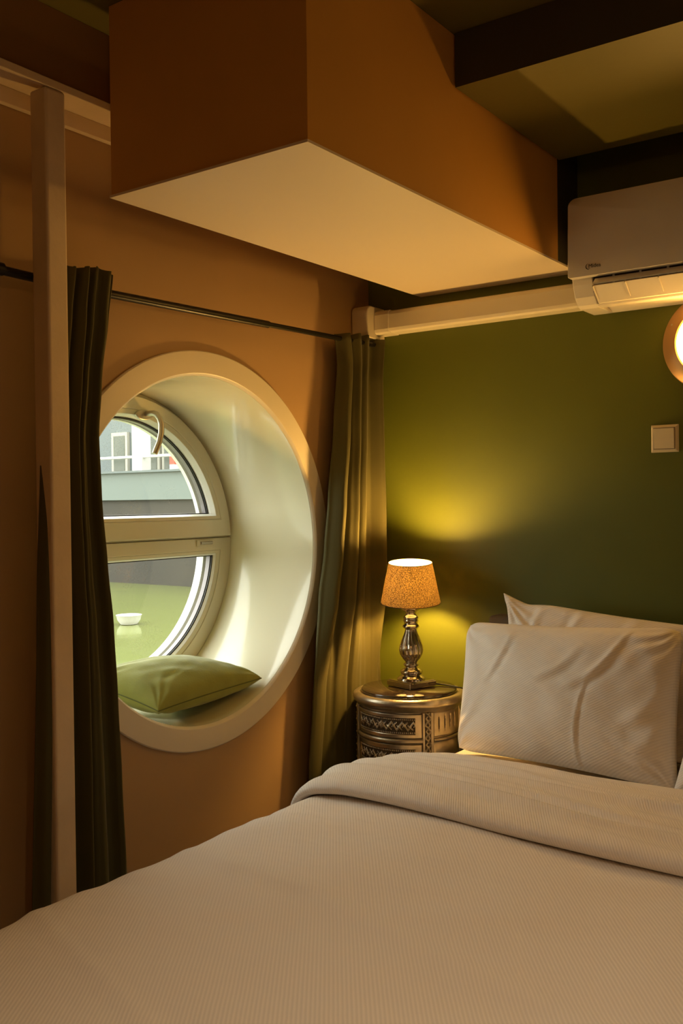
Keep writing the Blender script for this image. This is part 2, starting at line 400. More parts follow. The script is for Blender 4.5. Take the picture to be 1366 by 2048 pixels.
# ------------------------------------------------------------------ curtain rod and curtains
rod = empty('curtain_rod'); tag(rod, 'thin black telescopic curtain rod over the porthole', 'curtain rod')
MB().tube([(.060, -1.80, 1.815), (.060, -1.33, 1.807), (.060, -.62, 1.819)], .0105, 14).build('thick_tube', M['black'], rod, smooth=True)
MB().tube([(.060, -.63, 1.819), (.060, -.02, 1.829)], .0078, 14).build('thin_tube', M['black'], rod, smooth=True)
br = MB().tube([(.060, -1.56, 1.812), (.060, -1.52, 1.812)], .0145, 14).tube([(.002, -1.54, 1.82), (.055, -1.54, 1.812)], .006, 10).lathe([(.016, .0015), (.016, .006)], (0, -1.54, 1.82), 20, 'X')
br.build('bracket', M['black'], rod, smooth=True)

def curtain(name, left, right, n, x0, amp, ztop, zbot, label, seed, keep=False):
    root = empty(name); tag(root, label, 'curtain', 'olive curtains beside the porthole')
    rnd = random.Random(seed); ph = [rnd.uniform(0, 6.28) for _ in range(6)]
    def f(u, v):
        z = lerp(ztop, zbot, v)
        yl, yr = table(left, -z), table(right, -z)
        uu = u+.035*math.sin(2*PI*u*2+ph[0])*v+.02*math.sin(2*PI*u*3+v*2.5+ph[1])
        y = lerp(yl, yr, min(1.0, max(0.0, uu)))
        fold = math.sin(2*PI*n*u+ph[2]+.8*math.sin(v*2.2+ph[3]))
        fold = math.copysign(abs(fold)**.75, fold)
        sec = .22*math.sin(2*PI*n*1.55*u+ph[4]+v*1.4)+.06*math.sin(2*PI*n*4.3*u+v*2)
        A = amp*(.75+.45*min(1, v*2.2))*(.75+.25*math.sin(u*9+ph[5]))
        x = x0+A*(fold+sec)+.012*math.sin(v*3)
        if v < .06: z += (.003*math.sin(2*PI*n*u+ph[1])+.006*math.sin(7*u+ph[0]))*(1-v/.06)
        x = max(x, .018)
        if keep:
            b_ = max(0, min(1, (.98-z)/.25)); x = lerp(x, .018+.062*(1-math.exp(-(x-.018)/.040)), b_)
        return (x, y, z)
    grid('cloth', f, 260, 90, M['velvet'], root, thick=.002)
    return root
curtain('curtain', [(-1.86, -1.395), (-1.737, -1.41), (-1.644, -1.42), (-1.42, -1.445), (-1.089, -1.46), (-.4, -1.48), (-.05, -1.49)],
        [(-1.86, -1.225), (-1.734, -1.243), (-1.59, -1.268), (-1.46, -1.282), (-1.308, -1.278), (-1.154, -1.264), (-1.01, -1.248), (-.829, -1.236), (-.646, -1.224), (-.42, -1.21), (-.05, -1.20)],
        5, .085, .020, 1.853, .05, 'olive green curtain gathered behind the cream post', 11)
curtain('curtain', [(-1.86, -.272), (-1.752, -.258), (-1.525, -.287), (-1.302, -.324), (-1.145, -.349), (-.99, -.384), (-.837, -.403), (-.684, -.422), (-.473, -.447), (-.05, -.46)],
        [(-1.86, -.012), (-1.707, -.040), (-1.419, -.042), (-1.3, -.038), (-.96, -.040), (-.702, -.032), (-.05, -.03)],
        4, .064, .030, 1.846, .05, 'olive green curtain in the corner behind the silver nightstand', 5, keep=True)

# ------------------------------------------------------------------ pipe trunking in the corner
tr = empty('pipe_trunking'); tag(tr, 'cream pipe trunking running from the corner to the air conditioner', 'pipe trunking')
tp = [(-.001, 1.864), (-.052, 1.864), (-.061, 1.868), (-.065, 1.878), (-.065, 1.924), (-.061, 1.934), (-.052, 1.939), (-.001, 1.939)]
MB().prism(tp, .105, .812).build('duct_cover', M['plastic'], tr, bevel=.002)
tp2 = [(a*1.06-.0005, 1.9015+(b-1.9015)*1.06) for a, b in tp]
MB().prism(tp2, .068, .125).build('coupling', M['plastic'], tr, bevel=.002)
el = MB(); lp = []
for (cy_, cz_, a0) in ((-.085, 1.935, 90), (-.085, 1.87, 180)):
    for k in range(7): a = math.radians(a0+k*15); lp.append((cy_+.022*math.cos(a), cz_+.022*math.sin(a)))
lp += [(-.001, 1.848), (-.001, 1.957)]
el.prism(lp, .001, .067)
el.build('elbow', M['plastic'], tr, bevel=.004)

# ------------------------------------------------------------------ air conditioner
ac = empty('air_conditioner'); tag(ac, 'white wall-mounted split air conditioner with open louvre', 'air conditioner')
AX0, AX1 = .812, 1.60
body = [(-.002, 2.140), (-.150, 2.140), (-.168, 2.137), (-.172, 2.10), (-.172, 1.93), (-.165, 1.905), (-.150, 1.872), (-.130, 1.853), (-.110, 1.846), (-.002, 1.846)]
BB = MB(); BB.prism(body, AX0+.002, AX0+.062); BB.prism(body, AX1-.062, AX1-.002)
BB.prism([(-.002, 2.138), (-.150, 2.138), (-.166, 2.135), (-.168, 2.10), (-.168, 1.925), (-.120, 1.925), (-.060, 1.858), (-.002, 1.846)], AX0+.060, AX1-.060)
BB.prism([(-.09, 1.8475), (-.125, 1.8475), (-.132, 1.853), (-.126, 1.857), (-.09, 1.853)], AX0+.060, AX1-.060)
BB.build('casing', M['ac'], ac, bevel=.004, seg=3)
# front panel: rounded rectangle, slightly bowed
def ac_front():
    mb = MB(); r = .022; x0, x1, z0, z1 = AX0, AX1, 1.921, 2.147
    lo = []
    for cx, cz_, a0 in ((x1-r, z1-r, 0), (x0+r, z1-r, 90)):
        for k in range(9): a = math.radians(a0+k*90/8); lo.append((cx+r*math.cos(a), cz_+r*math.sin(a)))
    r2 = .006
    for cx, cz_, a0 in ((x0+r2, z0+r2, 180), (x1-r2, z0+r2, 270)):
        for k in range(5): a = math.radians(a0+k*90/4); lo.append((cx+r2*math.cos(a), cz_+r2*math.sin(a)))
    n = len(lo)
    def yf(z): t = (z-z0)/(z1-z0); return -.203+.016*abs(2*t-1)**3*(1 if t > .5 else .35)
    V = []; F = []
    cx, cz_ = (x0+x1)/2, (z0+z1)/2
    rings = [(-.173, 1.0), (None, 1.0), (None, .994), (None, .9), (None, .5), (None, .1)]
    for q, (yy, s_) in enumerate(rings):
        for a, b in lo:
            if q in (0, 1): xx, zz = a, b
            else: xx, zz = cx+(a-cx)*(s_+(1-s_)*.0), cz_+(b-cz_)*s_
            y = -.173 if q == 0 else yf(zz)+(.0035 if q == 1 else 0)
            V.append((xx, y, zz))
    for q in range(len(rings)-1):
        for k in range(n): F.append((q*n+k, q*n+(k+1) % n, (q+1)*n+(k+1) % n, (q+1)*n+k))
    F.append(tuple(range(n))); F.append(tuple((len(rings)-1)*n+k for k in range(n)))
    mb.add(V, F); return mb
fp = ac_front().build('front_panel', M['ac'], ac, smooth=True, ang=50)
# dark air outlet with grille bars
vo = MB().box(AX0+.064, AX1-.064, -.166, -.100, 1.880, 1.9245).build('air_outlet', M['ac_dark'], ac)
for k in range(9):
    x = AX0+.12+k*.075
    MB().box(x, x+.006, -.168, -.1665, 1.885, 1.922).build('outlet_bar', M['ac'], vo)
# hinged flap, tipped open
fl = empty('louvre_flap'); fl.parent = ac
MB().prism([(-.186, 1.896), (-.190, 1.893), (-.140, 1.853), (-.132, 1.852), (-.133, 1.858)], AX0+.068, AX1-.068).build('flap_blade', M['ac'], fl, bevel=.001)
MB().prism([(-.186, 1.8965), (-.190, 1.8995), (-.170, 1.917), (-.166, 1.913)], AX0+.070, AX1-.070).build('flap_upper_blade', M['ac'], fl, bevel=.001)
for k in range(8):
    x = AX0+.070+k*.0915
    MB().prism([(-.189, 1.8965), (-.193, 1.889), (-.150, 1.858), (-.15, 1.862)], x, x+.003).build('flap_rib', M['ac'], fl)
def text(name, body_, size, m, mw, parent, depth=.0004):
    c = bpy.data.curves.new(name, 'FONT'); c.body = body_; c.size = size; c.extrude = depth
    o = bpy.data.objects.new(name, c); COL.objects.link(o)
    dg = bpy.context.evaluated_depsgraph_get(); dg.update()
    me = bpy.data.meshes.new_from_object(o.evaluated_get(dg)); bpy.data.objects.remove(o); bpy.data.curves.remove(c)
    me.materials.clear(); me.materials.append(m); me.name = name
    r = bpy.data.objects.new(name, me); COL.objects.link(r); r.matrix_world = mw; r.parent = parent
    return r
UP = Matrix(((1, 0, 0, 0), (0, 0, -1, 0), (0, 1, 0, 0), (0, 0, 0, 1)))
text('logo_lettering', 'Midea', .0148, M['print'], Matrix.Translation((.876, -.2035, 1.9410)) @ UP, ac)
cr_ = MB(); pts = []
for k in range(15):
    a = math.radians(100+k*15); pts.append((.876+.0072*math.cos(a), -.2032, 1.9455+.0078*math.sin(a)))
cr_.tube(pts, [.0002+.0012*math.sin(PI*k/14) for k in range(15)], 6)
cr_.build('logo_crescent', M['print'], ac)

# ------------------------------------------------------------------ light switch
sw = empty('light_switch'); tag(sw, 'ivory square rocker light switch on the green wall', 'light switch')
def frustum(x0, x1, z0, z1, ya, yb, inset, hole=None):
    V = []; o_ = [(x0, z0), (x1, z0), (x1, z1), (x0, z1)]; i_ = [(x0+inset, z0+inset), (x1-inset, z0+inset), (x1-inset, z1-inset), (x0+inset, z1-inset)]
    V = [(x, ya, z) for x, z in o_]+[(x, yb, z) for x, z in i_]
    return MB().add(V, [(0, 1, 2, 3), (7, 6, 5, 4)]+[(k, (k+1) % 4, 4+(k+1) % 4, 4+k) for k in range(4)])
frustum(.9825, 1.0625, 1.4275, 1.5075, -.001, -.009, .006).build('switch_frame', M['plastic'], sw, bevel=.001)
rk = MB().add([(.993, -.0092, 1.438), (1.052, -.0092, 1.438), (1.052, -.0092, 1.497), (.993, -.0092, 1.497),
               (.9935, -.0125, 1.4385), (1.0515, -.0125, 1.4385), (1.0515, -.0135, 1.467), (.9935, -.0135, 1.467), (1.0515, -.0165, 1.4965), (.9935, -.0165, 1.4965)],
              [(0, 1, 2, 3), (4, 5, 6, 7), (7, 6, 8, 9), (0, 1, 5, 4), (3, 2, 8, 9), (0, 4, 7, 9, 3), (1, 5, 6, 8, 2)])
rk.build('rocker', M['plastic'], sw, bevel=.0006)
rg = MB().box(.9915, 1.0535, -.00915, -.0088, 1.4365, 1.4985).build('rocker_gap', M['groove'], sw)

# ------------------------------------------------------------------ round bulkhead wall light
wlm = empty('wall_lamp'); tag(wlm, 'round porthole-style wall light with copper rim, lit, above the bed', 'wall light')
LX, LZ = 1.160, 1.732
MB().lathe([(.095, -.002), (.138, -.002), (.139, -.010), (.136, -.014), (.106, -.030), (.099, -.033), (.095, -.030)], (LX, 0, LZ), 96, 'Y', closed=True).build('rim', M['copper'], wlm, smooth=True, ang=40)
MB().lathe([(.098, -.004), (.0975, -.026), (.093, -.031), (.082, -.0365), (.064, -.041), (.042, -.044), (.018, -.0455), (.002, -.0457)], (LX, 0, LZ), 64, 'Y').build('glass_dome', M['dome'], wlm, smooth=True, ang=80)
for k in range(4):
    a = math.radians(18+90*k+135)
    sc = MB().lathe([(.0005, -.0205), (.004, -.0195), (.0055, -.0170), (.0055, -.0145)], (LX+.121*math.cos(a), -.0015, LZ+.121*math.sin(a)), 16, 'Y')
    sc.build('screw', M['steel'], wlm, smooth=True)

# ------------------------------------------------------------------ nightstand
NX, NY = .266, -.192
ns = empty('nightstand'); tag(ns, 'round silver carved nightstand with dark marble top', 'nightstand')
def cyl(a, r, z): return (NX+r*math.sin(a), NY-r*math.cos(a), z)     # a = 0 faces the foot of the bed
core = MB().lathe([(.140, .300), (.1560, .302), (.1560, .660), (.120, .662)], (NX, NY, 0), 72); core.build('cabinet_body', M['silver'], ns, smooth=True, ang=40)
MB().lathe([(.120, .655), (.160, .655), (.166, .660), (.1675, .666), (.172, .669), (.177, .675), (.1785, .682), (.176, .690), (.169, .695), (.160, .6955), (.158, .693), (.120, .693)], (NX, NY, 0), 96, closed=True).build('rim_moulding', M['silver'], ns, smooth=True, ang=50)
MB().lathe([(.02, .6935), (.150, .6935), (.1515, .697), (.1515, .701), (.149, .7045), (.02, .7048)], (NX, NY, 0), 96).build('marble_top', M['marble'], ns, smooth=True, ang=60)
def bump2(x, w_): x = abs(x)/w_; return max(0, 1-x*x)
def carve(s, t):
    """leaf garland relief in a sunk panel; s along the drawer, t up, metres"""
    h = 0.0
    if abs(s) < .108 and abs(t) < .0245:
        h = -.0035
        for tb in (-.0205, .0205):                        # pearl rows
            q = ((s/.0062+.5) % 1)-.5
            d = math.hypot(q*.0062, t-tb)/.0027
            if d < 1: h += .0034*math.sqrt(1-d*d)
        if abs(t) < .0155:
            sgn = 1 if s > 0 else -1
            q = (abs(s)/.017) % 1; par = int(abs(s)/.017) % 2
            tt = t if par else -t
            d1 = (tt*.9-(q-.5)*.020)/.0045; h += .0042*math.exp(-d1*d1)
            d2 = (tt*.9+(q-.2)*.013)/.0030; h += .0030*math.exp(-d2*d2)
            h += .0009*math.sin(s*900)*math.sin(t*800)
            if abs(s) < .014:
                h += .004*bump2(math.hypot(s, t), .012)*(1+.35*math.cos(7*math.atan2(t, s)))
    return h
def shell(name, a0, a1, z0, z1, r, hf, nu, nv, parent, edge=.0025):
    def f(u, v):
        a = lerp(a0, a1, u); z = lerp(z0, z1, v)
        s_ = (a-(a0+a1)/2)*r; t = z-(z0+z1)/2
        m_ = min(u, 1-u)*abs(a1-a0)*r; n_ = min(v, 1-v)*(z1-z0)
        e = min(1, min(m_, n_)/edge)
        return cyl(a, r-.0045*(1-math.sqrt(max(0, 1-(1-e)**2)))+hf(s_, t), z)
    o = grid(name, f, nu, nv, M['silver'], parent); o.data.materials.append(M['patina'])
    for j in range(nv):
        for i in range(nu):
            a = lerp(a0, a1, (i+.5)/nu); z = lerp(z0, z1, (j+.5)/nv)
            if hf((a-(a0+a1)/2)*r, z-(z0+z1)/2) < -.0016: o.data.polygons[j*nu+i].material_index = 1
    return o
A1 = math.radians(45.5)
zz = [(.578, .652), (.480, .560), (.386, .462)]
for i, (z0, z1) in enumerate(zz):
    shell('drawer', -A1, A1, z0, z1, .1625, carve, 460, 70, ns)
for z in (.569, .471, .378):
    pts = [cyl(math.radians(lerp(-46, 46, k/60)), .1605, z) for k in range(61)]
    MB().tube(pts, .0078, 12, flat=1.0).build('drawer_moulding', M['silver'], ns, smooth=True)
def braid(s, t):
    if abs(s) > .0105: return .001 if abs(s) > .013 else -.001
    q = (t/.020) % 1; k = int(math.floor(t/.020)) % 2
    d = (s*(1 if k else -1)-(q-.5)*.020)/.0036
    d2 = (s*(1 if k else -1)+(q-.5)*.012)/.0028
    return -.0025+.0045*math.exp(-d*d)+.0025*math.exp(-d2*d2)
for am in (52, -52, 112, -112):
    a = math.radians(am); hw = .0185/.1655
    shell('carved_pilaster', a-hw, a+hw, .300, .656, .1655, braid if abs(am) < 60 else (lambda s, t: 0), 60, 420 if abs(am) < 60 else 20, ns)
def flutes(s, t):
    h = 0
    for c in (-.045, -.021, .003, .027):
        if abs(t-.004) < .026:
            d = (s-c)/.0028
            h -= .004*math.exp(-d*d)*bump2(t-.004, .026)
    return h
for sg in (1, -1):
    a0, a1 = math.radians(59), math.radians(105)
    if sg < 0: a0, a1 = -a1, -a0
    shell('fluted_side_panel', a0, a1, .578, .654, .1615, flutes, 150, 30, ns)
    shell('side_panel', a0, a1, .386, .560, .1595, lambda s, t: 0, 30, 12, ns)
    pts = [cyl(lerp(a0, a1, k/20), .160, .569) for k in range(21)]
    MB().tube(pts, .0062, 10).build('side_moulding', M['silver'], ns, smooth=True)
for am in (52, -52, 128, -128):
    c = cyl(math.radians(am), .135, 0)
    MB().lathe([(.010, 0), (.012, .02), (.014, .16), (.019, .26), (.021, .301)], c, 20).build('leg', M['silver'], ns, smooth=True, ang=50)

# ------------------------------------------------------------------ table lamp
TX, TY = .264, -.172
tl = empty('table_lamp'); tag(tl, 'lit table lamp with brown linen shade and fluted silver foot', 'table lamp')
Z0 = .7055
pl = MB(); q = .056; rot = Matrix.Rotation(math.radians(-17), 3, 'Z')
for z0, z1, q_ in ((0, .003, q-.002), (.003, .0175, q), (.0175, .0205, q-.004)):
    lo = [rot @ Vector((sx_*q_, sy_*q_, 0)) for sx_, sy_ in ((-1, -1), (1, -1), (1, 1), (-1, 1))]
    pl.prism([(TX+v.x, TY+v.y) for v in lo], Z0+z0, Z0+z1, 'Z')
foot = pl.build('plinth', M['mirror'], tl, bevel=.0015)
def hs(P, a, b, c, d): return [(r, c+(h-a)/(b-a)*(d-c)) for r, h in P]
prof = [(.046, .0207), (.0455, .026), (.042, .031), (.034, .036), (.0315, .040), (.0345, .045), (.036, .050), (.0345, .056), (.027, .062), (.021, .068), (.0205, .072), (.0245, .076), (.025, .080), (.0225, .084), (.019, .087)]
prof = hs(prof, .0207, .087, .0207, .075)
MB().lathe(prof, (TX, TY, Z0), 64).build('foot', M['mirror'], tl, smooth=True, ang=70)
def flut(a, h): return 1-.075*abs(math.cos(9*a+h*22))**.8 if True else 1
vs = [(.0185, .087), (.021, .092), (.027, .100), (.033, .110), (.0372, .121), (.0388, .132), (.0385, .142), (.036, .154), (.0315, .168), (.0265, .182), (.022, .194), (.019, .204), (.0185, .209)]
vs = hs(vs, .087, .209, .075, .180); vv = []
for (r0, h0), (r1, h1) in zip(vs, vs[1:]):
    for k in range(3): vv.append((lerp(r0, r1, k/3), lerp(h0, h1, k/3)))
vv.append(vs[-1])
MB().lathe(vv, (TX, TY, Z0), 180, rf=flut).build('fluted_vase', M['mirror'], tl, smooth=True, ang=80)
nk = [(.019, .209), (.0215, .213), (.0265, .217), (.0272, .2195), (.0255, .223), (.0215, .227), (.0215, .233), (.0238, .236), (.0245, .2395), (.0225, .243), (.0238, .246), (.024, .250), (.0205, .254), (.0165, .259), (.0165, .264), (.022, .270), (.030, .276), (.0315, .280), (.010, .281)]
nk = hs(nk, .209, .281, .180, .249)
MB().lathe(nk, (TX, TY, Z0), 64).build('neck', M['mirror'], tl, smooth=True, ang=60)
MB().lathe([(.012, .2492), (.012, .318), (.008, .323)], (TX, TY, Z0), 24).build('socket', M['black'], tl, smooth=True, ang=40)
BZ = 1.056
MB().lathe([(.006, -.022), (.011, -.016), (.018, -.006), (.021, .006), (.019, .016), (.012, .024), (.003, .0275)], (TX, TY, BZ), 24).build('bulb', M['bulb'], tl, smooth=True)
sb, st = .973, 1.101; rb, rt = .0955, .0695
def tilt(V):
    c = Vector((TX, TY, .965)); ax = Vector((-.85, -.53, 0)).normalized()
    R_ = Matrix.Rotation(math.radians(6.5), 3, Vector((.85, .53, 0)).normalized())
    return [c+R_ @ (Vector(v)-c) for v in V]
sh = MB().lathe([(rb, sb), (lerp(rb, rt, .5), (sb+st)/2), (rt, st), (rt-.0012, st), (lerp(rb, rt, .5)-.0012, (sb+st)/2), (rb-.0012, sb)], (TX, TY, 0), 96, closed=True)
shd = sh.build('lamp_shade', [M['shade'], M['lining']], tl, smooth=True, ang=50)
for p in shd.data.polygons:
    c = p.center; rr = math.hypot(c.x-TX, c.y-TY)
    if rr < lerp(rb, rt, (c.z-sb)/(st-sb))-.0007: p.material_index = 1
for v in shd.data.vertices: v.co = tilt([v.co])[0]
for r_, z in ((rb, sb), (rt, st)):
    MB().tube(tilt([(TX+r_*math.cos(2*PI*k/64), TY+r_*math.sin(2*PI*k/64), z) for k in range(65)]), .0012, 6).build('shade_rim', M['shade_lining'], shd, smooth=True)
sa_ = math.radians(-58)
MB().tube(tilt([(TX+(rt+.0003)*math.cos(sa_), TY+(rt+.0003)*math.sin(sa_), st), (TX+(lerp(rb, rt, .62)+.0003)*math.cos(sa_), TY+(lerp(rb, rt, .62)+.0003)*math.sin(sa_), lerp(sb, st, .62))]), .0006, 6).build('shade_seam', M['shade_lining'], shd)
sp = MB()
for k in range(3):
    a = 2*PI*k/3+.4; sp.tube([(TX+.011*math.cos(a), TY+.011*math.sin(a), 1.020), (TX+(rt+.008)*math.cos(a), TY+(rt+.008)*math.sin(a), 1.045)], .001, 6)
sp.build('shade_carrier', M['black'], tl)
MB().tube([(TX+.05, TY+.04, .712), (TX+.075, TY+.055, .7085), (TX+.11, TY+.055, .7075), (TX+.14, TY+.045, .7075), (TX+.160, TY+.060, .702), (TX+.180, TY+.080, .66), (TX+.185, TY+.10, .55), (TX+.185, TY+.12, .35)], .0026, 8).build('power_cord', M['cable'], tl, smooth=True)

# ------------------------------------------------------------------ bed
BX0, BX1, BYF = .505, 2.30, -2.13
bed = empty('bed'); tag(bed, 'double bed with dark upholstered base and white mattress', 'bed')
MB().box(BX0+.01, BX1-.01, BYF, -.10, .10, .34).build('bed_base', M['headboard'], bed, bevel=.01)
MB().box(BX0, BX1, BYF+.01, -.095, .342, .545).build('mattress', M['mattress'], bed, bevel=.03, seg=4)
MB().box(.495, 2.31, -.088, -.012, .10, .935).build('headboard', M['headboard'], bed, bevel=.012, seg=3)
for x in (BX0+.06, BX1-.06):
    for y in (BYF+.06, -.2): MB().box(x-.03, x+.03, y-.03, y+.03, 0, .10).build('leg', M['black'], bed)
# fitted sheet showing at the head
def sheetf(u, v):
    y = lerp(-.10, -.80, v); x = lerp(BX0-.012, BX1+.012, u)
    e = min(u, 1-u)*(BX1-BX0)
    z = .558-(.10 if e < 1e-6 else 0)-.02*max(0, 1-e/.03)**2+.002*noise.noise(Vector((x*9, y*9, 0)))
    return (x, y, z)
sheet = grid('fitted_sheet', sheetf, 120, 40, M['sheet']); tag(sheet, 'smooth white fitted sheet showing beside the pillows', 'sheet')
sheet.modifiers.new('thickness', 'SOLIDIFY').thickness = .004

# duvet: cross-section path in x,z swept along y
PATH = [(.452, .20), (.448, .36), (.450, .46), (.456, .53), (.470, .572), (.496, .594), (.540, .606), (.62, .614), (.80, .620), (1.10, .622), (1.50, .620), (2.00, .618), (2.22, .608), (2.30, .580), (2.34, .52), (2.35, .20)]
def catmull(P, t):
    n = len(P)-1; x = t*n; i = min(int(x), n-1); f_ = x-i
    p0, p1, p2, p3 = P[max(i-1, 0)], P[i], P[i+1], P[min(i+2, n)]
    return tuple(.5*((2*b)+(-a+c)*f_+(2*a-5*b+4*c-d)*f_*f_+(-a+3*b-3*c+d)*f_**3) for a, b, c, d in zip(p0, p1, p2, p3))
dense = [catmull(PATH, k/1600) for k in range(1601)]
L = [0]
for a, b in zip(dense, dense[1:]): L.append(L[-1]+math.hypot(a[0]-b[0], a[1]-b[1]))
def path(s):
    s = max(0, min(L[-1], s)); lo_, hi = 0, len(L)-1
    while hi-lo_ > 1:
        md = (lo_+hi)//2
        if L[md] <= s: lo_ = md
        else: hi = md
    t = (s-L[lo_])/max(1e-9, L[hi]-L[lo_]); a, b = dense[lo_], dense[hi]
    d = Vector((b[0]-a[0], b[1]-a[1])).normalized()
    return lerp(a[0], b[0], t), lerp(a[1], b[1], t), Vector((-d.y, d.x))
def N(x, y, z=0): return noise.noise(Vector((x, y, z)))
def wr(x, y):
    """soft wrinkles of the duvet"""
    h = .010*N(x*1.5, y*1.8, 1)+.0050*N(x*4, y*3, 5)
    h += .0040*max(0, 1-abs((y+.22*x+1.32)+.03*N(x*3, 0, 2))/.035)          # long creases across
    h += .0030*max(0, 1-abs((y+.35*x+1.62)+.03*N(x*3, 3, 2))/.025)
    h += .0035*N(x*3, y*14, 8)*max(0, 1-abs(y+1.15)/.25)
    h += .0035*N(x*2.2+y*1.5, y*6-x*2, 15)+.0016*N(x*5+y*3, y*17-x*5, 16)
    e = math.exp(-((x-.50)/.16)**2)
    h += e*(.005*N(x*6, y*6, 3)+.0028*N(x*14, y*16+x*9, 4))
    return h
ST = L[-1]
def duvf(u, v):
    s = ST*u
    y = lerp(-.52, BYF-.02, min(1, v/.94)); drop = max(0, v-.94)/.06
    x, z, n = path(s)
    edge = .035*(max(0, 1-(-.52-y)/.05)**2)
    t_ = max(0, min(1, (y+.85)/.40)); h = wr(x, y)-.034*t_*t_*(3-2*t_)
    z2 = z+n.y*h-edge; x2 = x+n.x*h
    r = max(0, 1-(y-(BYF-.02))/.07)
    z2 -= .05*r*r*(1 if z > .5 else .3)
    if drop > 0: y -= .02*drop; z2 -= drop*.30
    return (x2, y, max(z2, .12))
duv = grid('duvet', duvf, 300, 240, M['duvet'], uvf=lambda u, v, p: (ST*u, p[1]), thick=.012)
tag(duv, 'white striped duvet spread over the whole bed', 'duvet')
# folded-back top of the duvet
FP = [(-.60, .004), (-.50, .000), (-.462, .004), (-.452, .012), (-.462, .018), (-.50, .022), (-.58, .024), (-.70, .026), (-.85, .030), (-.95, .032), (-1.00, .031), (-1.022, .024), (-1.026, .013), (-1.012, .005), (-.96, .003)]
FD = [catmull(FP, k/400) for k in range(401)]
FL = [0]
for a, b in zip(FD, FD[1:]): FL.append(FL[-1]+math.hypot(a[0]-b[0], a[1]-b[1]))
S0 = .27
def headdip(y):
    t = max(0, min(1, (y+.85)/.40)); return .034*t*t*(3-2*t)
def flapf(u, v):
    q_ = v*FL[-1]; i = 0
    lo_, hi = 0, len(FL)-1
    while hi-lo_ > 1:
        md = (lo_+hi)//2
        if FL[md] <= q_: lo_ = md
        else: hi = md
    t = (q_-FL[lo_])/max(1e-9, FL[hi]-FL[lo_]); y = lerp(FD[lo_][0], FD[hi][0], t); off = lerp(FD[lo_][1], FD[hi][1], t)
    s = lerp(S0, ST-.27, u); x, z, n = path(s)
    yy = y-.03*N(x*1.4, 2, 7)-.095*max(0, x-.6)*(1 if y < -.7 else .5 if y > -.55 else .75)
    end = math.exp(-u/.02)
    rd = lambda c, k, a_, w_: 1.45*a_*math.exp(-((y-c-k*(x-.5)+.02*N(x*3, c*9, 4))/w_)**2)*(.6+.8*N(x*2, c*5, 11)+.3)
    h = wr(x, -.9)*.4+rd(-.60, -.05, .006, .012)+rd(-.66, -.11, .007, .014)+rd(-.74, -.02, .008, .016)+rd(-.80, -.10, .006, .012)+rd(-.88, -.05, .008, .02)+.008*N(x*1.6, y*8+x*1.5, 6)+.006*N(x*2.5, y*20+x*4, 9)+.0032*max(0, 1-abs(y+.62+.06*x+.015*N(x*4, 1, 1))/.03)+.004*max(0, 1-abs(y+.76+.05*x+.02*N(x*4, 5, 1))/.035)
    off2 = off*(1+.1*end)+(h if off > .012 else h*.3)
    yy += .05*end*(1 if y < -.8 else 0)-.035*max(0, min(1, (y+.75)/.25))
    off2 -= headdip(yy)
    return (x+n.x*(off2+.008), yy, z+n.y*(off2+.008)-(.025 if off < .01 and y > -.7 else 0))
fl2 = grid('duvet_fold', flapf, 260, 120, M['duvet_flap'], uvf=lambda u, v, p: (ST*u, v*FL[-1]), thick=.004)
fl2.name = 'turned_back_edge'; fl2.parent = duv

